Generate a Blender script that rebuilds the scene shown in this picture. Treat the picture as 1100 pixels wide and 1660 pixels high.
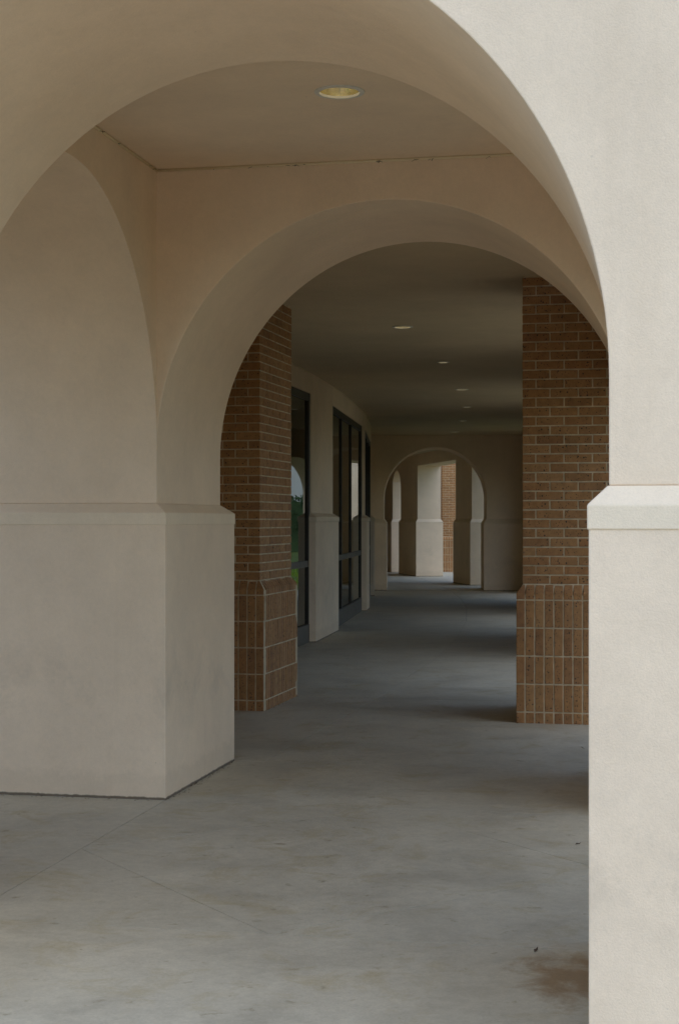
import bpy, bmesh, math, random
from mathutils import Vector, Matrix
random.seed(7)
sc = bpy.context.scene
COL = sc.collection
for o in list(bpy.data.objects):
    bpy.data.objects.remove(o)

# ------------------------------------------------------------------ camera, sky, sun, exposure
H_EYE = 1.47
F_PX = 2540.4
cam_d = bpy.data.cameras.new("camera")
cam_d.sensor_fit = 'VERTICAL'
cam_d.sensor_height = 36.0
cam_d.sensor_width = 36.0
cam_d.lens = F_PX / 1660.0 * 36.0
cam_d.shift_y = 13.5 / 1660.0
cam_d.clip_start = 0.05
cam_d.clip_end = 2000.0
cam = bpy.data.objects.new("camera", cam_d)
COL.objects.link(cam)
cam.location = (0, 0, H_EYE)
cam.rotation_euler = (math.radians(90), 0, 0)
sc.camera = cam

SUN_TO = Vector((0.42, -0.91, 0.0)).normalized()     # horizontal direction towards the sun
SUN_EL = math.radians(55)
world = bpy.data.worlds.new("World")
sc.world = world
world.use_nodes = True
wn = world.node_tree
for n in list(wn.nodes):
    wn.nodes.remove(n)
w_out = wn.nodes.new("ShaderNodeOutputWorld")
w_bg = wn.nodes.new("ShaderNodeBackground")
w_sky = wn.nodes.new("ShaderNodeTexSky")
w_sky.sky_type = 'NISHITA'
w_sky.sun_disc = False
w_sky.sun_elevation = SUN_EL
w_sky.sun_rotation = math.atan2(SUN_TO.x, SUN_TO.y)
w_sky.air_density = 1.0
w_sky.dust_density = 0.5
w_sky.ozone_density = 5.0
w_bg.inputs["Strength"].default_value = 0.15
wn.links.new(w_sky.outputs[0], w_bg.inputs[0])
wn.links.new(w_bg.outputs[0], w_out.inputs[0])

sun_d = bpy.data.lights.new("sun", 'SUN')
sun_d.energy = 0.6
sun_d.angle = math.radians(85)
sun_d.color = (1.0, 0.95, 0.88)
sun = bpy.data.objects.new("sun", sun_d)
COL.objects.link(sun)
to_sun = Vector((SUN_TO.x * math.cos(SUN_EL), SUN_TO.y * math.cos(SUN_EL), math.sin(SUN_EL)))
sun.rotation_euler = to_sun.to_track_quat('Z', 'Y').to_euler()
sun.location = to_sun * 50

sc.view_settings.view_transform = 'Standard'
sc.view_settings.look = 'None'
sc.view_settings.gamma = 1.0
sc.view_settings.use_curve_mapping = False
sc.view_settings.exposure = 1.0
sc.cycles.max_bounces = 12
sc.cycles.diffuse_bounces = 7
sc.cycles.glossy_bounces = 5
sc.cycles.transparent_max_bounces = 10
sc.cycles.sample_clamp_indirect = 6.0
sc.cycles.use_denoising = True
sc.cycles.use_adaptive_sampling = True
sc.cycles.adaptive_threshold = 0.02
sc.cycles.caustics_reflective = False
sc.cycles.caustics_refractive = False

# ------------------------------------------------------------------ materials
def new_mat(name):
    m = bpy.data.materials.new(name)
    m.use_nodes = True
    nt = m.node_tree
    b = nt.nodes["Principled BSDF"]
    return m, nt, b

def N(nt, kind, **kw):
    n = nt.nodes.new(kind)
    for k, v in kw.items():
        if k in n.inputs.keys():
            n.inputs[k].default_value = v
        else:
            setattr(n, k, v)
    return n

def ramp(nt, src, stops):
    r = nt.nodes.new("ShaderNodeValToRGB")
    el = r.color_ramp.elements
    while len(el) < len(stops):
        el.new(0.5)
    for e, (p, c) in zip(el, stops):
        e.position = p
        e.color = (c[0], c[1], c[2], 1) if hasattr(c, '__len__') else (c, c, c, 1)
    nt.links.new(src, r.inputs[0])
    return r.outputs[0]

def mixc(nt, fac, a, b, mode='MIX'):
    m = nt.nodes.new("ShaderNodeMix")
    m.data_type = 'RGBA'
    m.blend_type = mode
    for s, v in ((m.inputs[0], fac), (m.inputs[6], a), (m.inputs[7], b)):
        if isinstance(v, (int, float)):
            s.default_value = v
        elif isinstance(v, tuple):
            s.default_value = (v[0], v[1], v[2], 1)
        else:
            nt.links.new(v, s)
    return m.outputs[2]

def wpos(nt, scale=(1, 1, 1)):
    g = nt.nodes.new("ShaderNodeNewGeometry")
    mp = nt.nodes.new("ShaderNodeMapping")
    mp.inputs["Scale"].default_value = scale
    nt.links.new(g.outputs["Position"], mp.inputs[0])
    return mp.outputs[0]

def noise(nt, vec, scale, detail=4, rough=0.55, dist=0.0):
    n = N(nt, "ShaderNodeTexNoise", Scale=scale, Detail=detail, Roughness=rough, Distortion=dist)
    nt.links.new(vec, n.inputs["Vector"])
    return n.outputs["Fac"]

def bump(nt, b, height, strength, dist, normal=None):
    bp = N(nt, "ShaderNodeBump", Strength=strength, Distance=dist)
    nt.links.new(height, bp.inputs["Height"])
    if normal is not None:
        nt.links.new(normal, bp.inputs["Normal"])
    if b is not None:
        nt.links.new(bp.outputs[0], b.inputs["Normal"])
    return bp.outputs[0]

def mat_stucco(name, col, speck=0.5, grain=1.0, dirt=0.0):
    m, nt, b = new_mat(name)
    v = wpos(nt)
    big = noise(nt, v, 1.1, 5, 0.6)
    mid = noise(nt, v, 7, 6, 0.65)
    c1 = ramp(nt, big, [(0.3, tuple(x * 0.90 for x in col)), (0.7, tuple(min(1, x * 1.05) for x in col))])
    c2 = mixc(nt, 0.6, c1, ramp(nt, mid, [(0.3, 0.91), (0.72, 1.0)]), 'MULTIPLY')
    fine = noise(nt, v, 185, 3, 0.65)
    c2 = mixc(nt, 0.5, c2, ramp(nt, fine, [(0.3, 0.88), (0.65, 1.0)]), 'MULTIPLY')
    c2 = mixc(nt, 0.35, c2, ramp(nt, noise(nt, v, 42, 6, 0.75), [(0.35, 0.88), (0.62, 1.0)]), 'MULTIPLY')
    # rain streaks and scuffs: long thin vertical noise
    st = noise(nt, wpos(nt, (7, 7, 0.5)), 1.0, 4, 0.6, 0.4)
    c3 = mixc(nt, ramp(nt, st, [(0.60, 0.0), (0.85, 0.25)]), c2, (col[0] * 0.70, col[1] * 0.66, col[2] * 0.60))
    if dirt:
        # grime: rubbed patches at hand and knee height, splash dirt and a dirty joint at the floor
        g = nt.nodes.new("ShaderNodeNewGeometry")
        sx = nt.nodes.new("ShaderNodeSeparateXYZ"); nt.links.new(g.outputs["Position"], sx.inputs[0])
        gz = ramp(nt, sx.outputs[2], [(0.30, 0.0), (0.55, 1.0), (0.75, 0.55), (1.0, 0.0)])
        gn = ramp(nt, noise(nt, v, 2.6, 9, 0.72, 0.3), [(0.48, 0.0), (0.70, 1.0)])
        mg = N(nt, "ShaderNodeMath", operation='MULTIPLY'); nt.links.new(gz, mg.inputs[0]); nt.links.new(gn, mg.inputs[1])
        mh = N(nt, "ShaderNodeMath", operation='MULTIPLY'); nt.links.new(mg.outputs[0], mh.inputs[0]); mh.inputs[1].default_value = 0.28 * dirt
        c3 = mixc(nt, mh.outputs[0], c3, (0.24, 0.20, 0.145))
        jn = N(nt, "ShaderNodeMath", operation='MULTIPLY_ADD'); nt.links.new(noise(nt, v, 30, 5, 0.7), jn.inputs[0]); jn.inputs[1].default_value = -0.022
        nt.links.new(sx.outputs[2], jn.inputs[2])
        c3 = mixc(nt, ramp(nt, jn.outputs[0], [(0.0, 0.9), (0.004, 0.0)]), c3, (0.10, 0.075, 0.05))
        jm = N(nt, "ShaderNodeMath", operation='MULTIPLY_ADD'); nt.links.new(noise(nt, v, 9, 6, 0.7), jm.inputs[0]); jm.inputs[1].default_value = -0.22
        nt.links.new(sx.outputs[2], jm.inputs[2])
        c3 = mixc(nt, ramp(nt, jm.outputs[0], [(0.0, 0.12), (0.04, 0.0)]), c3, (0.30, 0.23, 0.14))
    # tiny insect specks
    vo = N(nt, "ShaderNodeTexVoronoi", Scale=7.0, Randomness=1.0)
    nt.links.new(v, vo.inputs["Vector"])
    sp = ramp(nt, vo.outputs["Distance"], [(0.0, 1.0), (0.034, 0.0)])
    gate = ramp(nt, noise(nt, v, 2.2, 2), [(0.5, 0.0), (0.62, 1.0)])
    mul = N(nt, "ShaderNodeMath", operation='MULTIPLY')
    nt.links.new(sp, mul.inputs[0]); nt.links.new(gate, mul.inputs[1])
    mul2 = N(nt, "ShaderNodeMath", operation='MULTIPLY')
    nt.links.new(mul.outputs[0], mul2.inputs[0]); mul2.inputs[1].default_value = speck
    c4 = mixc(nt, mul2.outputs[0], c3, (0.06, 0.05, 0.04))
    nt.links.new(c4, b.inputs["Base Color"])
    b.inputs["Roughness"].default_value = 0.85
    b.inputs["Specular IOR Level"].default_value = 0.25
    n1 = bump(nt, None, fine, 0.42 * grain, 0.003)
    bump(nt, b, noise(nt, v, 4, 4, 0.5), 0.35, 0.02, n1)
    return m

STUCCO = (0.84, 0.65, 0.445)
M_STUCCO = mat_stucco("stucco", STUCCO, 0.7)
M_DADO = mat_stucco("stucco_base", STUCCO, 0.6, 1.0, 1.0)
M_CAP = mat_stucco("stucco_cap", (0.84, 0.67, 0.46), 0.3)
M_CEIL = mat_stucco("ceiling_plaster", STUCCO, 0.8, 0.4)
M_CEILC = mat_stucco("ceiling_plaster_shaded", (0.62, 0.48, 0.29), 0.8, 0.3)  # darker copy of the ceiling plaster, corridor shade put into the colour
M_CAULK = mat_stucco("caulk", (0.80, 0.66, 0.42), 0.3, 0.3)

def mat_concrete(name, col=(0.565, 0.51, 0.37)):
    m, nt, b = new_mat(name)
    v = wpos(nt)
    oi = nt.nodes.new("ShaderNodeObjectInfo")
    a = noise(nt, v, 1.9, 9, 0.68, 0.4)
    c = ramp(nt, a, [(0.30, tuple(x * 0.80 for x in col)), (0.5, col), (0.72, tuple(x * 1.14 for x in col))])
    c = mixc(nt, 0.5, c, ramp(nt, oi.outputs["Random"], [(0.0, 0.90), (1.0, 1.0)]), 'MULTIPLY')
    # yellowish-brown water stains
    s = noise(nt, v, 3.1, 8, 0.7, 0.7)
    c = mixc(nt, ramp(nt, s, [(0.52, 0.0), (0.68, 0.5)]), c, (col[0] * 0.74, col[1] * 0.64, col[2] * 0.40))
    # pale laitance patches
    q = noise(nt, v, 5.3, 8, 0.7, 0.3)
    c = mixc(nt, ramp(nt, q, [(0.55, 0.0), (0.75, 0.5)]), c, tuple(x * 1.22 for x in col))
    # dark scuffs and dried drips
    k = noise(nt, wpos(nt, (9, 11, 1)), 1.0, 6, 0.65, 0.3)
    c = mixc(nt, ramp(nt, k, [(0.62, 0.0), (0.72, 0.6)]), c, (col[0] * 0.42, col[1] * 0.37, col[2] * 0.27))
    # small pits and droppings
    vo = N(nt, "ShaderNodeTexVoronoi", Scale=6.5, Randomness=1.0)
    nt.links.new(v, vo.inputs["Vector"])
    c = mixc(nt, ramp(nt, vo.outputs["Distance"], [(0.0, 0.6), (0.05, 0.0)]), c, (0.12, 0.09, 0.05))
    # rust run beside the near pier
    g = nt.nodes.new("ShaderNodeNewGeometry")
    mp = nt.nodes.new("ShaderNodeMapping"); mp.vector_type = 'POINT'
    mp.inputs["Location"].default_value = (-0.78, -5.02, 0)
    nt.links.new(g.outputs["Position"], mp.inputs[0])
    sc_ = N(nt, "ShaderNodeVectorMath", operation='MULTIPLY'); sc_.inputs[1].default_value = (4.2, 2.6, 0)
    nt.links.new(mp.outputs[0], sc_.inputs[0])
    ln = N(nt, "ShaderNodeVectorMath", operation='LENGTH')
    nt.links.new(sc_.outputs[0], ln.inputs[0])
    sub = N(nt, "ShaderNodeMath", operation='SUBTRACT')
    nt.links.new(noise(nt, v, 7.0, 8, 0.68, 0.5), sub.inputs[0])
    mm = N(nt, "ShaderNodeMath", operation='MULTIPLY'); mm.inputs[1].default_value = 0.45
    nt.links.new(ln.outputs["Value"], mm.inputs[0]); nt.links.new(mm.outputs[0], sub.inputs[1])
    c = mixc(nt, ramp(nt, sub.outputs[0], [(0.08, 0.0), (0.36, 0.75)]), c, (0.27, 0.15, 0.05))
    c = mixc(nt, 0.6, c, ramp(nt, noise(nt, v, 21, 8, 0.78), [(0.36, 0.78), (0.6, 1.0)]), 'MULTIPLY')
    f = noise(nt, v, 90, 5, 0.7)
    c = mixc(nt, 0.7, c, ramp(nt, f, [(0.3, 0.78), (0.7, 1.0)]), 'MULTIPLY')
    nt.links.new(c, b.inputs["Base Color"])
    rr = ramp(nt, a, [(0.3, 0.5), (0.7, 0.72)])
    nt.links.new(rr, b.inputs["Roughness"])
    b.inputs["Specular IOR Level"].default_value = 0.35
    bump(nt, b, f, 0.4, 0.003)
    return m
M_CONC = mat_concrete("concrete_floor")
M_APRON = mat_concrete("concrete_apron", (0.72, 0.61, 0.44))  # paler than the floor concrete so the unseen ground bounces more light
M_BED = mat_concrete("joint_bed", (0.07, 0.062, 0.05))

def mat_brick():
    m, nt, b = new_mat("brick")
    v = wpos(nt)
    oi = nt.nodes.new("ShaderNodeObjectInfo")
    g = nt.nodes.new("ShaderNodeNewGeometry")
    add = N(nt, "ShaderNodeMath", operation='ADD')
    nt.links.new(oi.outputs["Random"], add.inputs[0]); nt.links.new(g.outputs["Random Per Island"], add.inputs[1])
    fr = N(nt, "ShaderNodeMath", operation='FRACT')
    nt.links.new(add.outputs[0], fr.inputs[0])
    c = ramp(nt, fr.outputs[0], [(0.0, (0.35, 0.172, 0.064)), (0.25, (0.43, 0.215, 0.08)), (0.5, (0.40, 0.19, 0.07)),
                                 (0.75, (0.45, 0.235, 0.092)), (1.0, (0.33, 0.158, 0.062))])
    n1 = noise(nt, v, 22, 5, 0.65)
    c = mixc(nt, 0.7, c, ramp(nt, n1, [(0.3, 0.5), (0.7, 1.0)]), 'MULTIPLY')
    # iron spots
    for scl, r in ((34.0, 0.24), (70.0, 0.30)):
        vo = N(nt, "ShaderNodeTexVoronoi", Scale=scl, Randomness=1.0)
        nt.links.new(v, vo.inputs["Vector"])
        d = ramp(nt, vo.outputs["Distance"], [(r * 0.6, 1.0), (r, 0.0)])
        gate = ramp(nt, vo.outputs["Color"], [(0.56, 0.0), (0.60, 1.0)])
        mu = N(nt, "ShaderNodeMath", operation='MULTIPLY')
        nt.links.new(d, mu.inputs[0]); nt.links.new(gate, mu.inputs[1])
        c = mixc(nt, mu.outputs[0], c, (0.035, 0.025, 0.02))
    nt.links.new(c, b.inputs["Base Color"])
    b.inputs["Roughness"].default_value = 0.8
    b.inputs["Specular IOR Level"].default_value = 0.3
    bump(nt, b, noise(nt, v, 130, 4, 0.65), 0.6, 0.002)
    return m
M_BRICK = mat_brick()

def mat_simple(name, col, rough=0.6, metal=0.0, var=0.12, scale=6.0, bmp=0.0, spec=0.5):
    m, nt, b = new_mat(name)
    v = wpos(nt)
    a = noise(nt, v, scale, 5, 0.6)
    c = ramp(nt, a, [(0.3, tuple(x * (1 - var) for x in col)), (0.7, tuple(min(1, x * (1 + var)) for x in col))])
    nt.links.new(c, b.inputs["Base Color"])
    b.inputs["Roughness"].default_value = rough
    b.inputs["Metallic"].default_value = metal
    b.inputs["Specular IOR Level"].default_value = spec
    if bmp:
        bump(nt, b, noise(nt, v, scale * 12, 4), bmp, 0.004)
    return m
M_MORTAR = mat_simple("mortar", (0.52, 0.41, 0.26), 0.92, 0, 0.25, 14, 0.7, 0.2)
M_FRAME = mat_simple("bronze_aluminium", (0.045, 0.036, 0.025), 0.5, 0.2, 0.15, 3)
M_SILLM = mat_simple("sill_panel", (0.10, 0.082, 0.055), 0.6, 0.2, 0.2, 5)
M_REFL = mat_simple("brass_reflector", (0.86, 0.80, 0.60), 0.22, 1.0, 0.06, 20)
M_RING = mat_simple("white_trim_ring", (0.62, 0.57, 0.47), 0.5, 0, 0.1, 30)
M_BULB = mat_simple("bulb_glass", (0.85, 0.83, 0.75), 0.3, 0, 0.03, 10)
_m, _nt, _b = new_mat("lamp_bulb")
_b.inputs["Base Color"].default_value = (0.8, 0.75, 0.6, 1)
_b.inputs["Emission Color"].default_value = (1.0, 0.88, 0.60, 1)
_b.inputs["Emission Strength"].default_value = 2.4
M_LAMP = _m
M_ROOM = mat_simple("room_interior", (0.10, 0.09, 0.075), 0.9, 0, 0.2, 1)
M_ROOF = mat_simple("roof_membrane", (0.42, 0.39, 0.34), 0.9, 0, 0.1, 1)
M_LAWN = mat_simple("lawn_soil", (0.14, 0.17, 0.04), 0.95, 0, 0.3, 1.2, 0.6, 0.1)
M_BLADE = mat_simple("grass_blades", (0.30, 0.44, 0.035), 0.7, 0, 0.3, 3.0, 0, 0.2)
M_LEAF = mat_simple("tree_leaves", (0.055, 0.085, 0.022), 0.65, 0, 0.4, 1.5, 0, 0.3)
M_BARK = mat_simple("bark", (0.10, 0.075, 0.05), 0.9, 0, 0.3, 8, 0.8, 0.2)
M_DRY = mat_simple("dry_leaf", (0.07, 0.045, 0.025), 0.8, 0, 0.3, 40)
M_PALE = mat_simple("pale_render", (0.74, 0.66, 0.54), 0.85, 0, 0.06, 0.6, 0.2, 0.3)
M_SLATE = mat_simple("roof_shingle", (0.16, 0.14, 0.12), 0.85, 0, 0.2, 3, 0.4, 0.3)
M_WHITE = mat_simple("white_paint", (0.78, 0.78, 0.76), 0.55, 0, 0.04, 3)
M_COBWEB = mat_simple("cobweb_dirt", (0.05, 0.042, 0.03), 0.95, 0, 0.2, 60)

def mat_glass():
    m = bpy.data.materials.new("window_glass")
    m.use_nodes = True
    nt = m.node_tree
    for n in list(nt.nodes):
        nt.nodes.remove(n)
    o = nt.nodes.new("ShaderNodeOutputMaterial")
    tr = N(nt, "ShaderNodeBsdfTransparent"); tr.inputs[0].default_value = (0.30, 0.31, 0.29, 1)
    gl = N(nt, "ShaderNodeBsdfGlossy", Roughness=0.005); gl.inputs[0].default_value = (0.92, 0.95, 0.93, 1)
    fr = N(nt, "ShaderNodeFresnel", IOR=1.42)
    v = wpos(nt)
    bp = N(nt, "ShaderNodeBump", Strength=0.02, Distance=0.01)
    nt.links.new(noise(nt, v, 1.1, 1), bp.inputs["Height"])
    nt.links.new(bp.outputs[0], gl.inputs["Normal"])
    mx = nt.nodes.new("ShaderNodeMixShader")
    nt.links.new(fr.outputs[0], mx.inputs[0]); nt.links.new(tr.outputs[0], mx.inputs[1]); nt.links.new(gl.outputs[0], mx.inputs[2])
    nt.links.new(mx.outputs[0], o.inputs[0])
    return m
M_GLASS = mat_glass()

# ------------------------------------------------------------------ mesh helpers
class MB:
    def __init__(self):
        self.v = []; self.f = []; self.sm = []
    def add(self, verts, faces, smooth=False):
        k = len(self.v)
        self.v += [tuple(p) for p in verts]
        self.f += [tuple(i + k for i in f) for f in faces]
        self.sm += [smooth] * len(faces)
        return self
    def box(self, x0, y0, z0, x1, y1, z1):
        return self.frustum((x0, y0, x1, y1), z0, (x0, y0, x1, y1), z1)
    def frustum(self, a, z0, b, z1):
        v = [(a[0], a[1], z0), (a[2], a[1], z0), (a[2], a[3], z0), (a[0], a[3], z0),
             (b[0], b[1], z1), (b[2], b[1], z1), (b[2], b[3], z1), (b[0], b[3], z1)]
        return self.add(v, [(3, 2, 1, 0), (4, 5, 6, 7), (0, 1, 5, 4), (1, 2, 6, 5), (2, 3, 7, 6), (3, 0, 4, 7)])
    def prism(self, poly, z0, z1):
        n = len(poly)
        a = sum(poly[i][0] * poly[(i + 1) % n][1] - poly[(i + 1) % n][0] * poly[i][1] for i in range(n))
        if a < 0:
            poly = poly[::-1]
        v = [(p[0], p[1], z0) for p in poly] + [(p[0], p[1], z1) for p in poly]
        f = [tuple(range(n))[::-1], tuple(range(n, 2 * n))] + [(i, (i + 1) % n, n + (i + 1) % n, n + i) for i in range(n)]
        return self.add(v, f)
    def sweep(self, prof, y0, y1, smooth=()):
        """prof: closed (x, z) outline, counter-clockwise seen from -y; extruded along y. smooth: edge indices to shade smooth."""
        n = len(prof)
        v = [(p[0], y0, p[1]) for p in prof] + [(p[0], y1, p[1]) for p in prof]
        self.add(v, [tuple(range(n)), tuple(range(n, 2 * n))[::-1]])
        k = len(self.v) - 2 * n
        for i in range(n):
            self.f.append((k + i, k + n + i, k + n + (i + 1) % n, k + (i + 1) % n)); self.sm.append(i in smooth)
        return self
    def tube(self, a, b, r, n=8):
        a = Vector(a); b = Vector(b); d = (b - a).normalized()
        s = d.orthogonal().normalized(); t = d.cross(s)
        v = [a + (s * math.cos(2 * math.pi * i / n) + t * math.sin(2 * math.pi * i / n)) * r for i in range(n)]
        v += [p + (b - a) for p in v]
        return self.add(v, [(i, (i + 1) % n, n + (i + 1) % n, n + i) for i in range(n)] + [tuple(range(n))[::-1], tuple(range(n, 2 * n))], True)
    def lathe(self, prof, n=40):
        """prof: (r, z) open line"""
        k = len(self.v)
        for r, z in prof:
            for i in range(n):
                a = 2 * math.pi * i / n
                self.v.append((r * math.cos(a), r * math.sin(a), z))
        for j in range(len(prof) - 1):
            for i in range(n):
                self.f.append((k + j * n + i, k + j * n + (i + 1) % n, k + (j + 1) * n + (i + 1) % n, k + (j + 1) * n + i))
                self.sm.append(True)
        return self
    def mesh(self, name, mat):
        me = bpy.data.meshes.new(name)
        me.from_pydata(self.v, [], self.f)
        me.polygons.foreach_set("use_smooth", self.sm)
        if any(self.sm):
            ec = {}
            for p in me.polygons:
                for ek in p.edge_keys:
                    ec.setdefault(ek, []).append(p)
            for e in me.edges:
                ps = ec.get(tuple(sorted(e.vertices)), [])
                if len(ps) == 2 and ps[0].normal.dot(ps[1].normal) < 0.82:
                    e.use_edge_sharp = True
        me.materials.append(mat)
        me.update()
        return me
    def build(self, name, mat, parent=None, loc=(0, 0, 0), rz=0.0, bev=0.0):
        o = bpy.data.objects.new(name, self.mesh(name, mat))
        COL.objects.link(o)
        o.location = loc; o.rotation_euler = (0, 0, rz)
        o.parent = parent
        if bev:
            b = o.modifiers.new("edge", 'BEVEL')
            b.width = bev; b.segments = 2; b.limit_method = 'ANGLE'; b.angle_limit = math.radians(40)
        return o

def tag(o, label=None, cat=None, group=None, kind=None):
    if label: o["label"] = label
    if cat: o["category"] = cat
    if group: o["group"] = group
    if kind: o["kind"] = kind
    return o

def thing(name, label, cat, loc=(0, 0, 0), rz=0.0, group=None):
    o = bpy.data.objects.new(name, None)
    o.empty_display_size = 0.2
    COL.objects.link(o)
    o.location = loc; o.rotation_euler = (0, 0, rz)
    return tag(o, label, cat, group)

# ------------------------------------------------------------------ plan of the place
TH = 0.1959                                   # heading of the near bay, to the right of the view axis
CT, ST = math.cos(TH), math.sin(TH)
UC, R, RZ, ZS = -1.3329, 1.2343, 1.2793, 1.8427
V0, V1, V2, V3 = 4.1141, 5.487, 7.9646, 9.2159
T = 1.30; TR = 1.0                                      # wall thickness
UL, UR = UC - R, UC + R
ZB = 3.33                                     # bay ceiling
ZCC = 3.25                                    # corridor ceiling
Z_LIP, Z_BEV, Z_TOP = 1.45, 1.51, 1.56
DP = 0.07
def W(u, v, z=0.0):
    return (u * CT + v * ST, -u * ST + v * CT, z)
def XL(Y):                                    # curved left side of the corridor (base face)
    d = Y - 18.86
    return -0.282 + 0.147 * d - 0.0055 * d * d
def SL(Y):
    return 0.147 - 0.011 * (Y - 18.86)
def side(Y, off):                             # a point off metres to the right of the left side
    s = SL(Y); n = math.hypot(1, s)
    return (XL(Y) + off / n, Y - off * s / n)
CW = 3.24                                     # corridor width

def arch_profile(x0, x1, zb, zt, xc, r, rz, zs, n=72):
    """wall outline above the bases with an arched opening; returns outline and the smooth edge indices"""
    pts = [(x0, zb), (xc - r, zb)]
    k = len(pts)
    for i in range(n + 1):
        a = math.pi - math.pi * i / n
        pts.append((xc + r * math.cos(a), zs + rz * math.sin(a)))
    sm = set(range(k - 1, k + n + 1))
    pts += [(xc + r, zb), (x1, zb), (x1, zt), (x0, zt)]
    return pts, sm

def pier_base(parent, x0, y0, x1, y1, p=DP):
    """stucco base block with its band and chamfered cap, around the footprint"""
    MB().box(x0 - p, y0 - p, -0.03, x1 + p, y1 + p, Z_LIP).build("base", M_DADO, parent, bev=0.004)
    q = p + 0.004
    rings = [(q, Z_LIP - 0.004), (q, Z_BEV), (0.003, Z_TOP)]
    m = MB(); v = []
    for (d, z) in rings:
        v += [(x0 - d, y0 - d, z), (x1 + d, y0 - d, z), (x1 + d, y1 + d, z), (x0 - d, y1 + d, z)]
    f = [(3, 2, 1, 0), (8, 9, 10, 11)]
    for k in (0, 4):
        f += [(k + i, k + (i + 1) % 4, k + 4 + (i + 1) % 4, k + 4 + i) for i in range(4)]
    m.add(v, f)
    m.build("cap_moulding", M_CAP, parent, bev=0.004)

# ------------------------------------------------------------------ ground and floor
g = MB().add([(-600, -600, -0.16), (600, -600, -0.16), (600, 900, -0.16), (-600, 900, -0.16)], [(0, 1, 2, 3)])
tag(g.build("ground", M_LAWN), kind="structure")

bounce_sheet = MB().prism([W(-40, -40)[:2], W(9, -40)[:2], W(9, 4.0)[:2], W(-40, 4.0)[:2]], -0.15, -0.02)  # unseen pale sheet added to bounce light up under the arches
tag(bounce_sheet.build("bounce_pavement", M_APRON), kind="structure")
floor = MB()
floor.prism([W(-9.5, -14)[:2], W(5.6, -14)[:2], W(5.6, 9.4)[:2], W(-9.5, 9.4)[:2]], -0.15, -0.0065)
arc_l = [side(y, -1.0) for y in [8.5 + i * 1.0 for i in range(26)]]
arc_r = [side(y, CW + 1.0) for y in [8.5 + i * 1.0 for i in range(26)]]
for i in range(25):
    floor.prism([arc_l[i], arc_r[i], arc_r[i + 1], arc_l[i + 1]], -0.155, -0.0068)
floor.prism([(4.3, 9.0), (8.0, 9.0), (8.0, 27.0), (4.8, 27.0)], -0.152, -0.05)
floor.prism([(-5, 33.4), (4.6, 33.4), (4.6, 52), (-5, 52)], -0.16, -0.0072)
floor = tag(floor.build("floor", M_BED), kind="structure")

def inset(poly, d):
    n = len(poly)
    a = sum(poly[i][0] * poly[(i + 1) % n][1] - poly[(i + 1) % n][0] * poly[i][1] for i in range(n))
    if a < 0: poly = poly[::-1]
    out = []
    for i in range(n):
        p0, p1, p2 = Vector(poly[i - 1]), Vector(poly[i]), Vector(poly[(i + 1) % n])
        d1 = (p1 - p0).normalized(); d2 = (p2 - p1).normalized()
        n1 = Vector((-d1.y, d1.x)); n2 = Vector((-d2.y, d2.x))
        k = (n1 + n2) / (1 + n1.dot(n2))
        q = p1 + k * d
        out.append((q.x, q.y))
    return out
def slab(poly, gap=0.0016, uv=True, mat=None):
    if uv:
        poly = [W(*p)[:2] for p in poly]
    MB().prism(inset(poly, gap), -0.08, 0.0).build("slab", mat or M_CONC, floor)
a0, a1 = UL + DP, UR - DP
b0, b1 = V1 - 0.07, V2 - 0.07
um, vm = (a0 + a1) / 2, (b0 + b1) / 2
slab([(a0, vm), (um, b0), (a1, vm), (um, b1)])
slab([(a0, b0), (um, b0), (a0, vm)]); slab([(um, b0), (a1, b0), (a1, vm)])
slab([(a1, vm), (a1, b1), (um, b1)]); slab([(a0, vm), (um, b1), (a0, b1)])
slab([(a0, b1), (a1, b1), (a1, V3 + .07), (a0, V3 + .07)], 0.0012)
slab([(a0, V0 - .6), (a1, V0 - .6), (a1, b0), (a0, b0)], 0.0016)
slab([(a0 - 1.6, b0), (a0, b0), (a0, V3 + .07), (a0 - 1.6, V3 + .07)]); slab([(a1, b0), (a1 + 1.6, b0), (a1 + 1.6, V3 + .07), (a1, V3 + .07)])
slab([(a0 - 1.6, V0 - .6), (a0, V0 - .6), (a0, b0), (a0 - 1.6, b0)]); slab([(a1, V0 - .6), (a1 + 1.6, V0 - .6), (a1 + 1.6, b0), (a1, b0)])
for i in range(6):                                        # apron in front of the arcade
    for j, (p, q) in enumerate(((-9.4, -6.7), (-6.7, a0 - 1.6), (a0 - 1.6, a0), (a0, a1), (a1, a1 + 1.6), (a1 + 1.6, 5.5))):
        v1_ = V0 - .6 - i * 2.6
        slab([(p, v1_ - 2.6), (q, v1_ - 2.6), (q, v1_), (p, v1_)], mat=M_APRON)
for j, (p, q) in enumerate(((-9.4, -6.7), (-6.7, a0 - 1.6), (a1 + 1.6, 5.5))):
    for (va, vb) in ((V0 - .6, b0), (b0, V3 + .07)):
        slab([(p, va), (q, va), (q, vb), (p, vb)])
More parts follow.
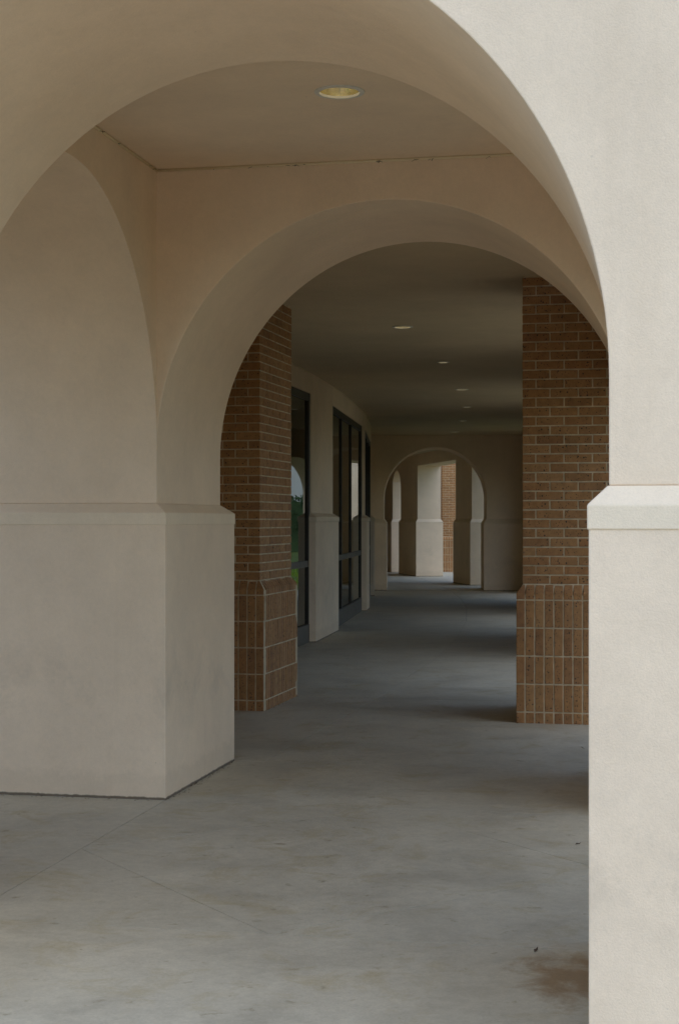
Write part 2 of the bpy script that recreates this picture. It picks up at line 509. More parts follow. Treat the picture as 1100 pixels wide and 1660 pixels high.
# corridor slabs: two rows following the curve
def uv_line_hit(off):                                     # where an offset curve meets the back line of the bay
    lo, hi = 6.0, 14.0
    for _ in range(40):
        m_ = (lo + hi) / 2
        p = side(m_, off)
        if p[0] * ST + p[1] * CT < V3 + .07: lo = m_
        else: hi = m_
    return hi
ys = [None, 13.3, 16.6, 19.9, 23.1, 26.3, 29.5, 32.9]
for (o0, o1) in ((-0.6, 1.62), (1.62, 4.2)):
    for i in range(len(ys) - 1):
        ya0 = uv_line_hit(o0) if ys[i] is None else ys[i]
        ya1 = uv_line_hit(o1) if ys[i] is None else ys[i]
        slab([side(ya0, o0), side(ya1, o1), side(ys[i + 1], o1), side(ys[i + 1], o0)], 0.002, False)
for (xa, xb, xc, xd) in ((-4.8, 1.0, -4.8, 0.9), (1.0, 2.3, 0.9, 1.7), (2.3, 4.55, 1.7, 4.55)):
    yy = [33.1, 36.5, 40.0, 43.5, 47.0, 51.5]
    for i in range(5):
        t0, t1 = i / 5, (i + 1) / 5
        slab([(xa + (xc - xa) * t0, yy[i]), (xb + (xd - xb) * t0, yy[i]), (xb + (xd - xb) * t1, yy[i + 1]), (xa + (xc - xa) * t1, yy[i + 1])], 0.003, False)

for i in range(6):                                        # pale paving along the corridor's open side, added to bounce warm light
    ya, yb = 9.2 + i * 2.95, 9.2 + (i + 1) * 2.95
    pp = inset([(side(ya, 4.25)[0], ya), (7.95, ya), (7.95, yb), (side(yb, 4.25)[0], yb)], 0.003)
    MB().prism(pp, -0.12, -0.03).build("slab", M_APRON, floor)

# ------------------------------------------------------------------ near bay: four arched sides
def bay_thing(label, cat="wall", name="arch_wall"):
    return thing(name, label, cat, W(UC, 0, 0), -TH)
def bay_wall(label, va, vb, ztop, du=0.0, dp=DP):
    t = thing("arch_wall", label, "arch wall", W(UC + du, (va + vb) / 2), -TH)
    h = (vb - va) / 2
    prof, sm = arch_profile(-R - T, R + TR, Z_TOP, ztop, 0, R, RZ, ZS)
    MB().sweep(prof, -h, h, sm).build("wall", M_STUCCO, t, bev=0.004)
    for s in (-1, 1):
        x0, x1 = sorted((s * R, s * (R + (TR if s > 0 else T))))
        pier_base(t, x0, -h, x1, h, dp)
    return t
bay_wall("pale stucco archway wall closest to the viewer, bright front face at the right edge", V0, V1, 5.2, -0.008, 0.05)
bay_wall("shaded beige stucco archway wall at the back of the vaulted bay, before the brick piers", V2, V3, 5.2)
def side_arch(label, u0, u1):
    L = V2 - V1
    t = thing("side_arch", label, "arch", W((u0 + u1) / 2, (V1 + V2) / 2), -TH + math.pi / 2)
    h = (u1 - u0) / 2
    r = L / 2 - 0.0
    prof = []
    n = 72
    for i in range(n + 1):
        a = math.pi - math.pi * i / n
        prof.append((r * math.cos(a), ZS + RZ * math.sin(a)))
    prof += [(r, 5.17), (-r, 5.17)]
    MB().sweep(prof, -h, h, set(range(0, n))).build("spandrel", M_STUCCO, t)
side_arch("stucco arch over the opening on the left side of the near bay", UL - T, UL)
side_arch("stucco arch over the opening on the right side of the near bay", UR, UR + TR)

t = thing("light_block_wall", "tall unseen stucco wall added left of the near bay to block side light", "wall", W(-6.2, 5.2), -TH)
MB().box(-3.2, 0, -.1, 0, 5.3, 5.4).build("wall", M_STUCCO, t)  # out of view, added to block light entering the left arch

# ceilings with real openings for the downlights
def cut(o, holes, z):
    m = MB()
    cs = []
    for (x, y, r) in holes:
        c = MB()
        n = 48
        c.prism([(x + r * math.cos(2 * math.pi * i / n), y + r * math.sin(2 * math.pi * i / n)) for i in range(n)], z - 0.1, z + 0.3)
        co = c.build("cutter", M_CEIL)
        cs.append(co)
        b = o.modifiers.new("hole", 'BOOLEAN'); b.object = co; b.operation = 'DIFFERENCE'; b.solver = 'EXACT'
    bpy.context.view_layer.update()
    dg = bpy.context.evaluated_depsgraph_get()
    me = bpy.data.meshes.new_from_object(o.evaluated_get(dg))
    o.modifiers.clear()
    o.data = me
    for co in cs:
        bpy.data.objects.remove(co)

LIGHTS = [  # x, y, radius, big
    (0.0, 6.80, 0.092), (0.579, 14.42, 0.078), (1.166, 17.63, 0.055), (1.66, 21.3, 0.078), (2.0, 24.6, 0.055), (2.2, 28.0, 0.055), (2.31, 31.5, 0.078)]
bc = MB().prism([W(UL - .02, V1 - .02)[:2], W(UR + .02, V1 - .02)[:2], W(UR + .02, V2 + .02)[:2], W(UL - .02, V2 + .02)[:2]], ZB, ZB + 0.04).build("ceiling", M_CEIL)
tag(bc, kind="structure")
cut(bc, [(LIGHTS[0][0], LIGHTS[0][1], LIGHTS[0][2])], ZB)
cc = MB()
ysl = [9.0 + i * 0.75 for i in range(33)]
l_, r_ = [side(y, -0.6) for y in ysl], [side(y, CW + 0.1) for y in ysl]
l_[0] = W(UL - T, V3 - .05)[:2]; r_[0] = W(UR + TR + .2, V3 - .05)[:2]
nn = len(ysl)
vv = [(*p, ZCC) for p in l_] + [(*p, ZCC) for p in r_] + [(*p, ZCC + .04) for p in l_] + [(*p, ZCC + .04) for p in r_]
ff = []
for i in range(nn - 1):
    ff += [(i, i + 1, nn + i + 1, nn + i), (2 * nn + i, 3 * nn + i, 3 * nn + i + 1, 2 * nn + i + 1),
           (i, 2 * nn + i, 2 * nn + i + 1, i + 1), (nn + i, nn + i + 1, 3 * nn + i + 1, 3 * nn + i)]
ff += [(0, nn, 3 * nn, 2 * nn), (nn - 1, 3 * nn - 1, 4 * nn - 1, 2 * nn - 1)]
cc.add(vv, ff)
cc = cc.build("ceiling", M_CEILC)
tag(cc, kind="structure")
cut(cc, [(x, y, r) for (x, y, r) in LIGHTS[1:]], ZCC)
# caulk bead where ceiling meets the bay walls
bead = MB()
bz = ZB - 0.006
for (p, q) in (((UL + .004, V2 - .004), (UR - .004, V2 - .004)), ((UL + .004, V1), (UL + .004, V2 - .004)), ((UR - .004, V1), (UR - .004, V2 - .004))):
    bead.tube(W(*p, bz), W(*q, bz), 0.008)
bead.build("caulk_bead", M_CAULK, bc)
# cobweb tufts stuck to the ceiling line
web = MB()
for k in range(26):
    if k < 19:
        u = UL + 0.1 + random.random() ** 1.3 * 2.2; v = V2 - 0.012
    else:
        u = UL + 0.012; v = V2 - random.random() * 1.2
    p = Vector(W(u, v, ZB - 0.012))
    for j in range(random.randint(1, 4)):
        d = Vector((random.uniform(-1, 1), random.uniform(-.5, .1), random.uniform(-.5, .12))) * random.uniform(.008, .03)
        web.tube(p, p + d, 0.0011, 4)
web = web.build("cobweb", M_COBWEB, bc)
tag(web, kind="stuff")

# downlights
LBL = ["round brass downlight recessed in the near bay ceiling, the largest one",
       "glowing brass downlight nearest beyond the second archway in the dark corridor ceiling",
       "small dull downlight, second along the dark corridor ceiling",
       "brass downlight, third along the dark corridor ceiling",
       "small dull downlight, fourth along the dark corridor ceiling",
       "small faint downlight, fifth along the dark corridor ceiling",
       "brass downlight closest to the far end wall of the corridor"]
for k, (x, y, r) in enumerate(LIGHTS):
    zc = ZB if k == 0 else ZCC
    t = thing("recessed_downlight", LBL[k], "ceiling light", (x, y, zc), 0, "recessed downlights in the arcade ceilings")
    big = r > 0.06
    MB().lathe([(r - 0.006, 0.004), (r - 0.005, -0.006), (r + 0.006, -0.007), (r + 0.017, -0.004), (r + 0.019, 0.003)], 48).build("trim_ring", M_RING, t)
    MB().lathe([(r - 0.004, 0.0), (r * 0.95, r * 0.35), (r * 0.78, r * 0.95), (r * 0.5, r * 1.3), (r * 0.25, r * 1.38), (0.002, r * 1.4)], 48).build("reflector", M_REFL, t)
    MB().lathe([(0.002, r * 0.62), (r * .25, r * .66), (r * .5, r * .8), (r * .42, r * 1.0), (r * .14, r * 1.2), (r * .14, r * 1.36)], 24).build("bulb", M_LAMP, t)

# ------------------------------------------------------------------ brick piers
BL, BH, BD, MJ = 0.1937, 0.0582, 0.0921, 0.0095
PU = 5 * (BL + MJ) - MJ               # upper width 1.0065
PP = 0.045                            # base projection
PD = PU + 2 * PP
NS = 16
SP = PD / NS
def brick_mesh(lx, ly, lz, name, rs=None):
    bm = bmesh.new()
    bmesh.ops.create_cube(bm, size=1.0)
    for v in bm.verts:
        v.co = Vector((v.co.x * lx, v.co.y * ly, v.co.z * lz))
        if rs is not None:
            v.co += Vector([rs.uniform(-.0011, .0011) for _ in range(3)])
    bmesh.ops.bevel(bm, geom=list(bm.edges), offset=0.0028, segments=1, affect='EDGES')
    me = bpy.data.meshes.new(name); bm.to_mesh(me); bm.free()
    me.materials.append(M_BRICK)
    return me
def cap_mesh(lx, miterL, miterR, name):
    """sloped-top brick on the ledge, outer face at y=0, running back to y=+; mitred at corners"""
    d = PP + 0.05
    hz, hv = 0.105, 0.045
    x0, x1 = -lx / 2, lx / 2
    ml = PP if miterL else 0.0
    mr = PP if miterR else 0.0
    v = [(x0, 0, 0), (x1, 0, 0), (x1, d, 0), (x0, d, 0),
         (x0, 0, hv), (x1, 0, hv), (x1 - mr, PP + .002, hz), (x0 + ml, PP + .002, hz), (x1 - mr, d, hz), (x0 + ml, d, hz)]
    f = [(3, 2, 1, 0), (0, 1, 5, 4), (4, 5, 6, 7), (7, 6, 8, 9), (1, 2, 8, 6, 5), (0, 4, 7, 9, 3), (2, 3, 9, 8)]
    bm = bmesh.new()
    vs = [bm.verts.new(p) for p in v]
    for q in f: bm.faces.new([vs[i] for i in q])
    bmesh.ops.bevel(bm, geom=list(bm.edges), offset=0.0022, segments=1, affect='EDGES')
    me = bpy.data.meshes.new(name); bm.to_mesh(me); bm.free()
    me.materials.append(M_BRICK)
    return me
rs = random.Random(3)
STRETCH = [brick_mesh(BL, BD, BH, "brick", rs) for _ in range(6)]
SOLD = [brick_mesh(SP - MJ, BD, 0.2032 - MJ, "soldier_brick", rs) for _ in range(5)]
FOOT = [brick_mesh(SP - MJ, BD, 0.13, "foot_brick", rs) for _ in range(3)]
CAPS = {(a, b): cap_mesh(SP - MJ, a, b, "ledge_brick") for a in (0, 1) for b in (0, 1)}
Z_ROW0 = 0.085
Z_LEDGE = Z_ROW0 + 4 * 0.2032
Z_BR = Z_LEDGE + 0.112
NCO = 33
def brick_pier(label, loc, rz, single, group=None, light=False):
    """pier with its front-left lower corner at loc; single(face, course_kind, k, n) says whether that brick is an object of its own"""
    t = thing("brick_pier", label, "brick pier", loc, rz, group)
    cx = cy = PD / 2
    e = 0.0045                                             # mortar set back behind the brick faces
    m = MB()
    m.box(e, e, -0.05, PD - e, PD - e, Z_LEDGE + 0.03)
    m.frustum((e + .002, e + .002, PD - e - .002, PD - e - .002), Z_LEDGE + 0.03, (PP + e, PP + e, PD - PP - e, PD - PP - e), Z_BR - 0.002)
    m.box(PP + e, PP + e, Z_BR - 0.002, PD - PP - e, PD - PP - e, ZCC + 0.03)
    m.build("mortar", M_MORTAR, t)
    rest = bmesh.new()
    def put(me, mat, own, z):
        jit = Matrix.Translation((0, rs.uniform(-.0012, .0016), 0)) @ Matrix.Rotation(rs.uniform(-.006, .006), 4, 'Z')
        mt = mat @ jit
        if own:
            o = bpy.data.objects.new("brick", me); COL.objects.link(o)
            o.parent = t; o.matrix_local = mt
        else:
            k = len(rest.verts)
            rest.from_mesh(me)
            rest.verts.ensure_lookup_table()
            bmesh.ops.transform(rest, matrix=mt, verts=rest.verts[k:])
    for face in range(4):                                 # 0 front, 1 right, 2 back, 3 left
        F = Matrix.Translation((cx, cy, 0)) @ Matrix.Rotation(face * math.pi / 2, 4, 'Z')
        for row in range(5):
            for k in range(NS):
                if face % 2 == 1 and k in (0, NS - 1):
                    continue                              # corner bricks belong to the front and back faces
                x = -PD / 2 + SP * (k + .5)
                if row == 0:
                    put(rs.choice(FOOT), F @ Matrix.Translation((x, -PD / 2 + BD / 2, Z_ROW0 - MJ - 0.065)), single(face, 'f', k, NS), 0)
                else:
                    put(rs.choice(SOLD), F @ Matrix.Translation((x, -PD / 2 + BD / 2, Z_ROW0 + (row - .5) * 0.2032 - MJ / 2)), single(face, 's', k, NS), 0)
        for k in range(NS):
            if face % 2 == 1 and k in (0, NS - 1):
                continue
            x = -PD / 2 + SP * (k + .5)
            key = (1 if k == 0 and face % 2 == 0 else 0, 1 if k == NS - 1 and face % 2 == 0 else 0)
            put(CAPS[key], F @ Matrix.Translation((x, -PD / 2, Z_LEDGE)), single(face, 'c', k, NS), 0)
        for c in range(NCO):
            z = Z_BR + c * (BH + MJ) + BH / 2
            if z + BH / 2 > ZCC + 0.03: break
            full = (c + face) % 2 == 0
            n = 5 if full else 4
            for k in range(n):
                x = -PU / 2 + (BL / 2 if full else BL / 2 + BD + MJ) + k * (BL + MJ)
                put(rs.choice(STRETCH), F @ Matrix.Translation((x, -PU / 2 + BD / 2, z)), single(face, 'b', k, n), 0)
    if len(rest.verts):
        me = bpy.data.meshes.new("brickwork"); rest.to_mesh(me); rest.free()
        if not me.materials: me.materials.append(M_BRICK)
        o = bpy.data.objects.new("brickwork", me); COL.objects.link(o); o.parent = t
        tag(o, kind="stuff")
    return t
TB = math.radians(12.2)
def front_only(face, kind, k, n):
    return face == 0
def front_and_right(face, kind, k, n):
    if face == 1: return True
    return face == 0 and k >= n - (2 if kind == 'b' else 4) and kind != 'f'
def none(*a): return False
brick_pier("brown brick pier with upright-brick base behind the near pale pier, on the right",
           (1.276, 11.37, 0), -math.radians(11.5), front_only)
# left pier: its front-right base corner stands at (-0.579, 12.06)
brick_pier("dim brown brick pier with upright-brick base on the left, beside the storefront",
           (-0.579 - PD * math.cos(TB), 12.06 + PD * math.sin(TB), 0), -TB, front_and_right)

# ------------------------------------------------------------------ storefront side (left of the corridor)
store = thing("storefront_wall", "curved beige stucco storefront wall with tall dark windows, left of the corridor", "storefront wall", (XL(18.86), 18.86, 0))
def frame_of(ya, yb, off=0.0):
    a, b = Vector(side(ya, off)), Vector(side(yb, off))
    d = (b - a).normalized()
    return a, b, d, math.atan2(d.y, d.x), (b - a).length
SO = Vector((XL(18.86), 18.86, 0))
def put_local(mb, name, mat, a, ang, parent=None, bev=0.0):
    parent = parent or store
    o = mb.build(name, mat, parent, bev=bev)
    base = SO if parent is store else Vector((0, 0, 0))
    if parent is store:
        o.location = (a.x - SO.x, a.y - SO.y, 0)
        o.rotation_euler = (0, 0, ang)
    return o
HEAD = 3.0
def store_pier(ya, yb, name="wall_pier"):
    a, b, d, ang, L = frame_of(ya, yb)
    # local: x along the wall, y to the left (into the building); base face at y=0
    put_local(MB().box(0.0, 0.0, -0.03, L, 0.42, Z_LIP), "base", M_DADO, a, ang, bev=0.006)
    m = MB(); m.box(-.008, -.008, Z_LIP + .002, L + .008, 0.415, Z_BEV)
    m.frustum((-.008, -.008, L + .008, 0.413), Z_BEV + .0005, (DP * .9, DP - .003, L - DP * .9, 0.413), Z_TOP)
    put_local(m, "cap_moulding", M_CAP, a, ang, bev=0.003)
    put_local(MB().box(DP, DP, Z_TOP - .03, L - DP, 0.41, ZCC + .03), name, M_STUCCO, a, ang)
def store_window(ya, yb, mull):
    a, b, d, ang, L = frame_of(ya, yb)
    put_local(MB().box(-.1, DP + .002, HEAD, L + .1, 0.40, ZCC + .025), "header", M_STUCCO, a, ang)
    gy = 0.115
    w = put_local(MB().box(-.06, gy - .035, 0.0, L + .06, gy + .06, 0.22), "window", M_SILLM, a, ang, bev=0.004)
    def sub(mb, name, mat, bev=0.0):
        return mb.build(name, mat, w, bev=bev)
    fr = 0.055
    m = MB(); m.box(-.06, gy - .03, 0.222, fr, gy + .06, HEAD - .001); sub(m, "jamb", M_FRAME)
    m = MB(); m.box(L - fr, gy - .03, 0.222, L + .06, gy + .06, HEAD - .001); sub(m, "jamb", M_FRAME)
    sub(MB().box(fr, gy - .028, HEAD - .09, L - fr, gy + .058, HEAD - .002), "head_rail", M_FRAME)
    sub(MB().box(fr, gy - .026, 0.91, L - fr, gy + .056, 0.985), "transom", M_SILLM)
    xs = [fr] + [L * q for q in mull] + [L - fr]
    for q in mull:
        sub(MB().box(L * q - .028, gy - .026, 0.222, L * q + .028, gy + .054, HEAD - .091), "mullion", M_FRAME)
    for i in range(len(xs) - 1):
        p, q = xs[i] + (.03 if i else 0), xs[i + 1] - (.03 if i < len(xs) - 2 else 0)
        sub(MB().box(p, gy - .006, 0.222, q, gy + .006, 0.909), "pane", M_GLASS)
        sub(MB().box(p, gy - .006, 0.986, q, gy + .006, HEAD - .091), "pane", M_GLASS)
# solid wall from the bay to the first window
a, b, d, ang, L = frame_of(9.0, 14.2)
put_local(MB().box(0, DP, -.03, L, .41, ZCC + .03), "wall_panel", M_STUCCO, a, ang)
store_window(14.2, 18.9, (0.28, 0.56))
store_pier(18.86, 20.86)
store_window(20.82, 25.39, (0.30, 0.62))
store_pier(25.35, 26.22)
store_window(26.18, 30.6, (0.33, 0.66))
store_pier(30.56, 33.0)
# caulk line under the ceiling
for (ya, yb) in ((14, 18), (18, 22), (22, 26), (26, 30), (30, 32.8)):
    a, b, d, ang, L = frame_of(ya, yb)
    put_local(MB().tube((0, DP - .004, ZCC - .008), (L, DP - .004, ZCC - .008), .009, 6), "caulk_bead", M_CAULK, a, ang)
# the dim rooms behind the glass
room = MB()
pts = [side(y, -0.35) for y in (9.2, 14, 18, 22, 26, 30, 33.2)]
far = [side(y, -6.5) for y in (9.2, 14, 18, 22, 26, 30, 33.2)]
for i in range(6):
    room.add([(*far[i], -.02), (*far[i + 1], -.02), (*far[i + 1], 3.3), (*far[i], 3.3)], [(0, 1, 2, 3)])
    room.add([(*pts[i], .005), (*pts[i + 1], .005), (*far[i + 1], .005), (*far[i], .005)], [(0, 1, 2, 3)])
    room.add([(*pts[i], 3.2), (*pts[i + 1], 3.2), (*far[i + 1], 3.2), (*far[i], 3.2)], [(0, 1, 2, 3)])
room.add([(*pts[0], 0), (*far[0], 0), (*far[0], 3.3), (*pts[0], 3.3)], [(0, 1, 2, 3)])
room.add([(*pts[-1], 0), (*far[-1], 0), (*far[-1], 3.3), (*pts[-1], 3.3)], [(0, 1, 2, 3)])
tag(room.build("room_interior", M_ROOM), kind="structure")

# ------------------------------------------------------------------ roofs (solid masses above the ceilings)
rf = MB()
ysr = [9.9 + i * 1.2 for i in range(20)] + [34.0]
lr, rr_ = [side(y, -7.0) for y in ysr], [side(y, CW + 0.72) for y in ysr]
rf.prism(lr + rr_[::-1], ZCC + 0.2, 4.9)
tag(rf.build("corridor_roof", M_ROOF), "flat roof over the curved corridor and the shops beside it", "roof")
rf = MB().prism([W(UL - T - .02, V0 + .1)[:2], W(UR + TR + .02, V0 + .1)[:2], W(UR + TR + .02, V3 - .1)[:2], W(UL - T - .02, V3 - .1)[:2]], 5.16, 5.5)
tag(rf.build("bay_roof", M_ROOF), "flat roof slab over the near arched bay", "roof")

# ------------------------------------------------------------------ open side (right of the corridor)
def right_pier(ya, yb, label):
    a, b, d, ang, L = frame_of(ya, yb, CW)
    t = thing("arcade_pier", label, "pier", (a.x, a.y, 0), ang, "stucco piers along the open side of the corridor")
    MB().box(0, -.45, Z_TOP - .002, L, 0, ZCC + .03).build("wall", M_STUCCO, t)
    pier_base(t, 0, -.45, L, 0, 0.05)
right_pier(16.8, 20.6, "stucco pier on the open side of the corridor, level with the first shop window pier")
right_pier(24.2, 28.2, "stucco pier on the open side of the corridor, farther along towards the end wall")
def right_arch(ya, yb, label, rise=1.12):
    a, b, d, ang, L = frame_of(ya, yb, CW)
    t = thing("side_arch", label, "arch", (a.x, a.y, 0), ang)
    prof = []
    n = 48
    for i in range(n + 1):
        w = math.pi - math.pi * i / n
        prof.append((L / 2 + L / 2 * math.cos(w), 1.95 + rise * math.sin(w)))
    prof += [(L, ZCC + .03), (0, ZCC + .03)]
    MB().sweep(prof, -.44, -.01, set(range(n))).build("spandrel", M_STUCCO, t)
right_arch(12.4, 16.8, "wide stucco arch opening onto the lawn beyond the right brick pier")
right_arch(20.6, 24.2, "wide stucco arch opening onto the lawn midway along the corridor")
right_pier(31.3, 33.0, "stucco pier on the open side of the corridor, set against the end wall")
right_arch(28.2, 31.3, "wide stucco arch opening onto the lawn next to the end wall", 0.75)
a = Vector(W(UR + TR * .4, V3 - .02)[:2]); b = Vector((2.0, 11.6)); d = (b - a).normalized()
t = thing("lintel", "short unseen stucco lintel set low to shade the brick piers, from the near bay to the right one", "lintel", (a.x, a.y, 0), math.atan2(d.y, d.x))
MB().box(0, -.45, 2.4, (b - a).length, .05, ZCC + .03).build("beam", M_STUCCO, t)  # out of view, hung low to cut the light on the brick piers

# ------------------------------------------------------------------ end wall of the corridor and the passage behind it
EY = 32.82
EA = math.radians(2.5)
E_XC, E_R = 2.0, 1.075
t = thing("arch_wall", "small distant stucco archway wall closing the far end of the dark corridor", "arch wall", (E_XC, EY, 0), -EA)
prof, sm = arch_profile(-1.9, 2.9, 1.50, 4.9, 0, E_R, E_R, 1.93, 56)
MB().sweep(prof, 0, 1.25, sm).build("wall", M_STUCCO, t)
for (p, q) in ((-1.9, -E_R), (E_R, 2.9)):
    MB().box(p, -.06, -.03, q + .06 if q < 0 else q, 1.31, 1.40).build("base", M_DADO, t)
    if q < 0:
        MB().frustum((p, -.065, q + .065, 1.315), 1.402, (p, -.002, q + .002, 1.252), 1.502).build("cap_moulding", M_CAP, t)
    else:
        t.children[-1].location.x = 0
        MB().frustum((p - .065, -.065, q, 1.315), 1.402, (p - .002, -.002, q, 1.252), 1.502).build("cap_moulding", M_CAP, t)
# widen the right base towards the opening
for c in t.children:
    if c.name.startswith("base") and min(v.co.x for v in c.data.vertices) > 0:
        for v in c.data.vertices:
            if v.co.x < E_R + .01: v.co.x -= .06
# right wall of the passage, heading left; base line through (2.95,35.4) and (1.63,43.2)
P0 = Vector((2.95, 35.4)); P1 = Vector((1.63, 43.2))
pd = (P1 - P0).normalized(); PA = math.atan2(pd.y, pd.x)
wall = thing("passage_wall", "thick stucco side wall with tall openings seen through the far archway", "wall", (P0.x, P0.y, 0), PA)
def along(y): return (y - P0.y) / pd.y
TW = 0.72
def pass_pier(y0, y1, ztop=2.9):
    x0, x1 = along(y0), along(y1)
    MB().box(x0 + .05, -TW + .05, 1.50, x1 - .05, -.05, ztop).build("wall_pier", M_STUCCO, wall)
    MB().box(x0, -TW, -.03, x1, 0, 1.42).build("base", M_DADO, wall)
    MB().frustum((x0 - .006, -TW - .006, x1 + .006, .006), 1.422, (x0 + .048, -TW + .048, x1 - .048, -.048), 1.502).build("cap_moulding", M_CAP, wall)
pass_pier(35.4, 37.0); pass_pier(41.0, 43.2)
MB().box(along(34.05), -TW + .049, 2.9, along(43.2) - .05, -.049, 4.7).build("beam", M_STUCCO, wall)
n = 32
x0, x1 = along(43.2) - .05, along(44.3)
prof = [((x0 + x1) / 2 + (x1 - x0) / 2 * math.cos(math.pi - math.pi * i / n), 2.32 + .54 * math.sin(math.pi * i / n)) for i in range(n + 1)] + [(x1, 4.7), (x0, 4.7)]
MB().sweep(prof, -TW + .05, -.05, set(range(n))).build("arch", M_STUCCO, wall)
pass_pier(44.2, 50.0, 4.7)
# far-left side, ceiling and end of that passage
t = thing("passage_wall", "dark stucco wall on the left side of the passage behind the far archway", "wall", (-.4, 34.1, 0), PA)
MB().box(0, 0, -.03, 17, .4, 4.7).build("wall", M_STUCCO, t)
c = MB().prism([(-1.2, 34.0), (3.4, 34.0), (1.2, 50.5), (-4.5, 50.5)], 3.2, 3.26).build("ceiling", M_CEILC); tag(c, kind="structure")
c = MB().prism([(-1.6, 34.0), (3.4, 34.0), (1.2, 51), (-4.9, 51)], 4.6, 4.9).build("passage_roof", M_ROOF)
tag(c, "flat roof over the passage behind the far archway", "roof")
t = thing("passage_wall", "dark stucco wall closing the passage behind the far archway", "wall", (-4.2, 50.2, 0), 0)
MB().box(0, 0, -.03, 5.6, .4, 4.7).build("wall", M_STUCCO, t)
brick_pier("distant brown brick pier glimpsed through the far archway's side opening", (2.88, 44.7, 0), -math.radians(2), none)
t = thing("stucco_panel", "pale stucco wall panel above the distant brick pier", "wall", (2.8, 45.9, 0), 0)
MB().box(0, 0, -.03, 3.0, .4, 5.0).build("wall", M_STUCCO, t)

# ------------------------------------------------------------------ outside: lawn, trees, building mirrored in the shop glass; near trees added to block sky
lawn = MB().add([(8.0, 5, -.05), (90, 5, -.05), (90, 140, -.05), (4.6, 140, -.05), (4.6, 27.01, -.05), (8.0, 27, -.05)], [(0, 1, 2, 3, 4, 5)])
tag(lawn.build("lawn", M_LAWN), kind="structure")
gr = MB(); rg = random.Random(11)
for k in range(24000):
    y = rg.uniform(24, 48); x = 5.2 + rg.random() ** 1.4 * 12
    a = rg.uniform(0, 6.28); h = rg.uniform(.04, .09); w = .012
    dx, dy = math.cos(a) * w, math.sin(a) * w
    lx, ly = rg.uniform(-.03, .03), rg.uniform(-.03, .03)
    gr.add([(x - dx, y - dy, -.05), (x + dx, y + dy, -.05), (x + lx, y + ly, -.05 + h)], [(0, 1, 2)])
tag(gr.build("grass", M_BLADE), "short sunlit grass on the lawn beside the arcade", "grass", kind="stuff")

def tree(loc, h, r, label, seed, dens=70):
    q = random.Random(seed)
    t = thing("shade_tree", label, "tree", loc, 0, "trees on the lawn")
    m = MB()
    def limb(a, b, r0, r1):
        a, b = Vector(a), Vector(b); d = (b - a).normalized(); s = d.orthogonal().normalized(); u = d.cross(s); k = 8
        v = [a + (s * math.cos(i * .785) + u * math.sin(i * .785)) * r0 for i in range(k)] + [b + (s * math.cos(i * .785) + u * math.sin(i * .785)) * r1 for i in range(k)]
        m.add(v, [(i, (i + 1) % k, k + (i + 1) % k, k + i) for i in range(k)], True)
    limb((0, 0, -.15), (0, .05, h * .4), .2, .13)
    ends = []
    for i in range(7):
        a = i * .9 + q.random(); e = Vector((math.cos(a) * r * .65, math.sin(a) * r * .65, h * q.uniform(.55, .9)))
        limb((0, .05, h * .38), e, .09, .03); ends.append(e)
    m.build("trunk", M_BARK, t)
    c = MB()
    for i in range(dens):
        e = q.choice(ends) + Vector((q.gauss(0, r * .3), q.gauss(0, r * .3), q.gauss(0, h * .1)))
        for j in range(45):
            p = e + Vector((q.gauss(0, .3), q.gauss(0, .3), q.gauss(0, .22)))
            a = Vector((q.uniform(-1, 1), q.uniform(-1, 1), q.uniform(-.6, .6))).normalized() * .11
            b = a.orthogonal().normalized() * .055
            c.add([p - a, p + b, p + a, p - b], [(0, 1, 2, 3)])
    c.build("crown", M_LEAF, t)
tree((50, 74, -.05), 8, 3.0, "leafy shade tree on the far lawn, left of its pair", 5)
tree((58, 80, -.05), 9, 3.4, "leafy shade tree on the far lawn, right of its pair", 6)
tree((14.5, 12, -.1), 9.5, 3.6, "dense unseen tree added to block low sky right of the arcade, level with the brick piers", 22, 150)  # this and the next two: unseen, added to block low sky
tree((15.5, 19, -.1), 9, 3.6, "dense unseen tree added to block low sky right of the arcade, level with the first shop window", 23, 150)
tree((12.5, 27, -.1), 9, 3.4, "dense unseen tree added on the lawn to darken the middle of the corridor", 24, 150)
bd = thing("pale_building", "long pale two storey building across the lawn", "building", (10, 84, -.05), -.2)
MB().box(0, 0, 0, 50, 10, 7.2).build("wall", M_PALE, bd)
roof = MB().add([(-.6, -.6, 7.2), (50.6, -.6, 7.2), (50.6, 10.6, 7.2), (-.6, 10.6, 7.2), (5, 5, 10), (45, 5, 10)],
                [(3, 2, 1, 0), (0, 1, 5, 4), (1, 2, 5), (2, 3, 4, 5), (3, 0, 4)]).build("roof", M_SLATE, bd)
for fl in range(2):
    for k in range(14):
        x = 1.6 + k * 3.45
        w = MB().box(x, -.05, 1.0 + fl * 3.3, x + 1.4, -.01, 2.9 + fl * 3.3).build("window", M_WHITE, bd)
        MB().box(x + .08, -.07, 1.08 + fl * 3.3, x + 1.32, -.051, 2.82 + fl * 3.3).build("pane", M_ROOM, w)
hr = random.Random(4)
hd = MB()
for i in range(13000):
    p = Vector((hr.uniform(0, 34), hr.uniform(-.1, 1.3), hr.random() ** .7 * 2.7 + .05 * math.sin(i)))
    a = Vector((hr.uniform(-1, 1), hr.uniform(-1, 1), hr.uniform(-1, 1))).normalized() * .12
    b = a.orthogonal().normalized() * .07
    hd.add([p - a, p + b, p + a, p - b], [(0, 1, 2, 3)])
t = thing("hedge", "clipped dark green hedge in front of the pale building", "hedge", (14, 72, -.05), -.2)
MB().box(.1, .1, 0, 33.9, 1.1, 2.4).build("core", M_LEAF, t)
hd.build("foliage", M_LEAF, t)

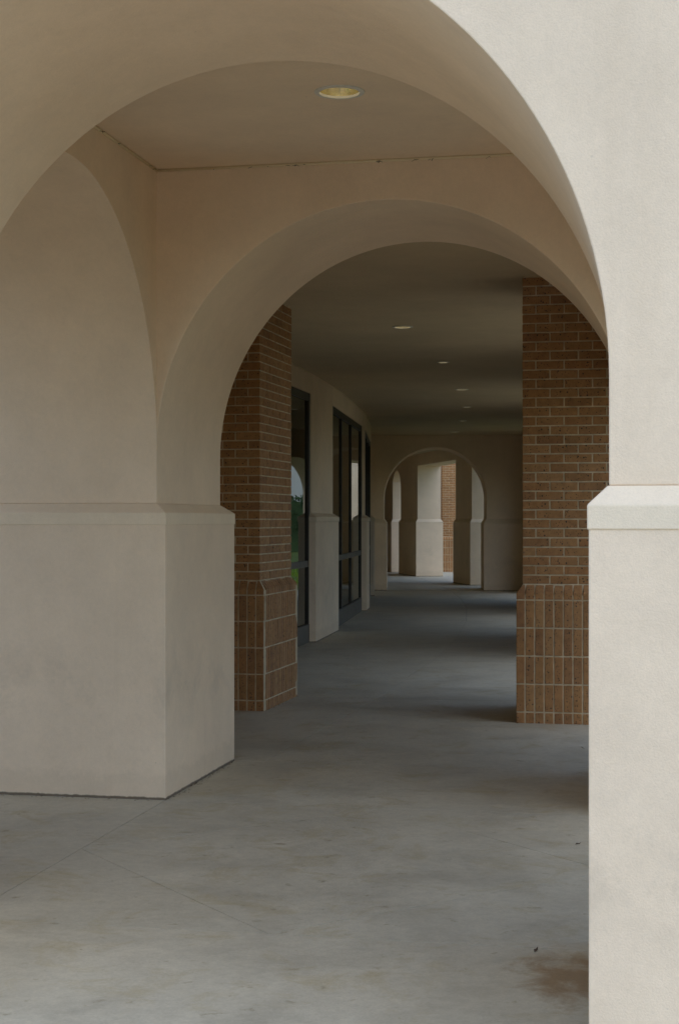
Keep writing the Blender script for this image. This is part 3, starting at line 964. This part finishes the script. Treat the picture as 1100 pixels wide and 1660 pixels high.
# ------------------------------------------------------------------ small litter on the floor
def leaf(px, py, L, rot, label):
    Y = H_EYE * F_PX / (py - 843.5); X = (px - 550) / F_PX * Y
    m = MB()
    m.add([(-L, 0, .002), (-L * .3, L * .3, .008), (L * .5, L * .22, .006), (L, 0, .012), (L * .4, -L * .25, .004), (-L * .4, -L * .22, .003), (0, 0, .003)],
          [(0, 6, 1), (1, 6, 2), (2, 6, 3), (3, 6, 4), (4, 6, 5), (5, 6, 0)])
    tag(m.build("dry_leaf", M_DRY, None, (X, Y, .002), rot), label, "leaf", "dry leaves on the floor")
leaf(936, 1370, .016, .3, "tiny dark dry leaf close to the near pier, upper of two")
leaf(868, 1543, .018, 1.1, "tiny dark dry leaf on the floor joint near the near pier")
leaf(944, 1214, .02, 2.0, "tiny dark dry leaf on bright floor before the right brick pier")

# crumbs of grit and leaf litter caught along the pier feet
db = MB(); rd = random.Random(9)
def litter(p, q, n):
    for k in range(n):
        t_ = rd.random(); w_ = abs(rd.gauss(0, .02))
        d_ = Vector((q[0] - p[0], q[1] - p[1])); nn_ = Vector((d_.y, -d_.x)).normalized()
        c_ = Vector((p[0] + d_.x * t_ + nn_.x * w_, p[1] + d_.y * t_ + nn_.y * w_))
        r_ = rd.uniform(.002, .006); a_ = rd.uniform(0, 6.28)
        pts_ = [(c_.x + r_ * math.cos(a_ + i * 2.1) * rd.uniform(.5, 1.2), c_.y + r_ * math.sin(a_ + i * 2.1) * rd.uniform(.5, 1.2), .0008) for i in range(3)]
        db.add(pts_ + [(c_.x, c_.y, r_ * .8)], [(0, 1, 3), (1, 2, 3), (2, 0, 3)])
litter(W(UL + DP, V2 - DP), W(UL + DP, V3 + DP), 110)
litter(W(UL - T, V2 - DP), W(UL + DP, V2 - DP), 60)
litter((-0.579, 12.06), (-0.579 + PD * math.sin(TB), 12.06 + PD * math.cos(TB)), 50)
litter(side(18.86, 0), side(20.86, 0), 40)
litter((1.276, 11.37), (1.276 + PD * math.cos(.2), 11.37 - PD * math.sin(.2)), 50)
tag(db.build("leaf_litter", M_DRY), "dark grit and leaf crumbs along the feet of the piers", "debris", kind="stuff")
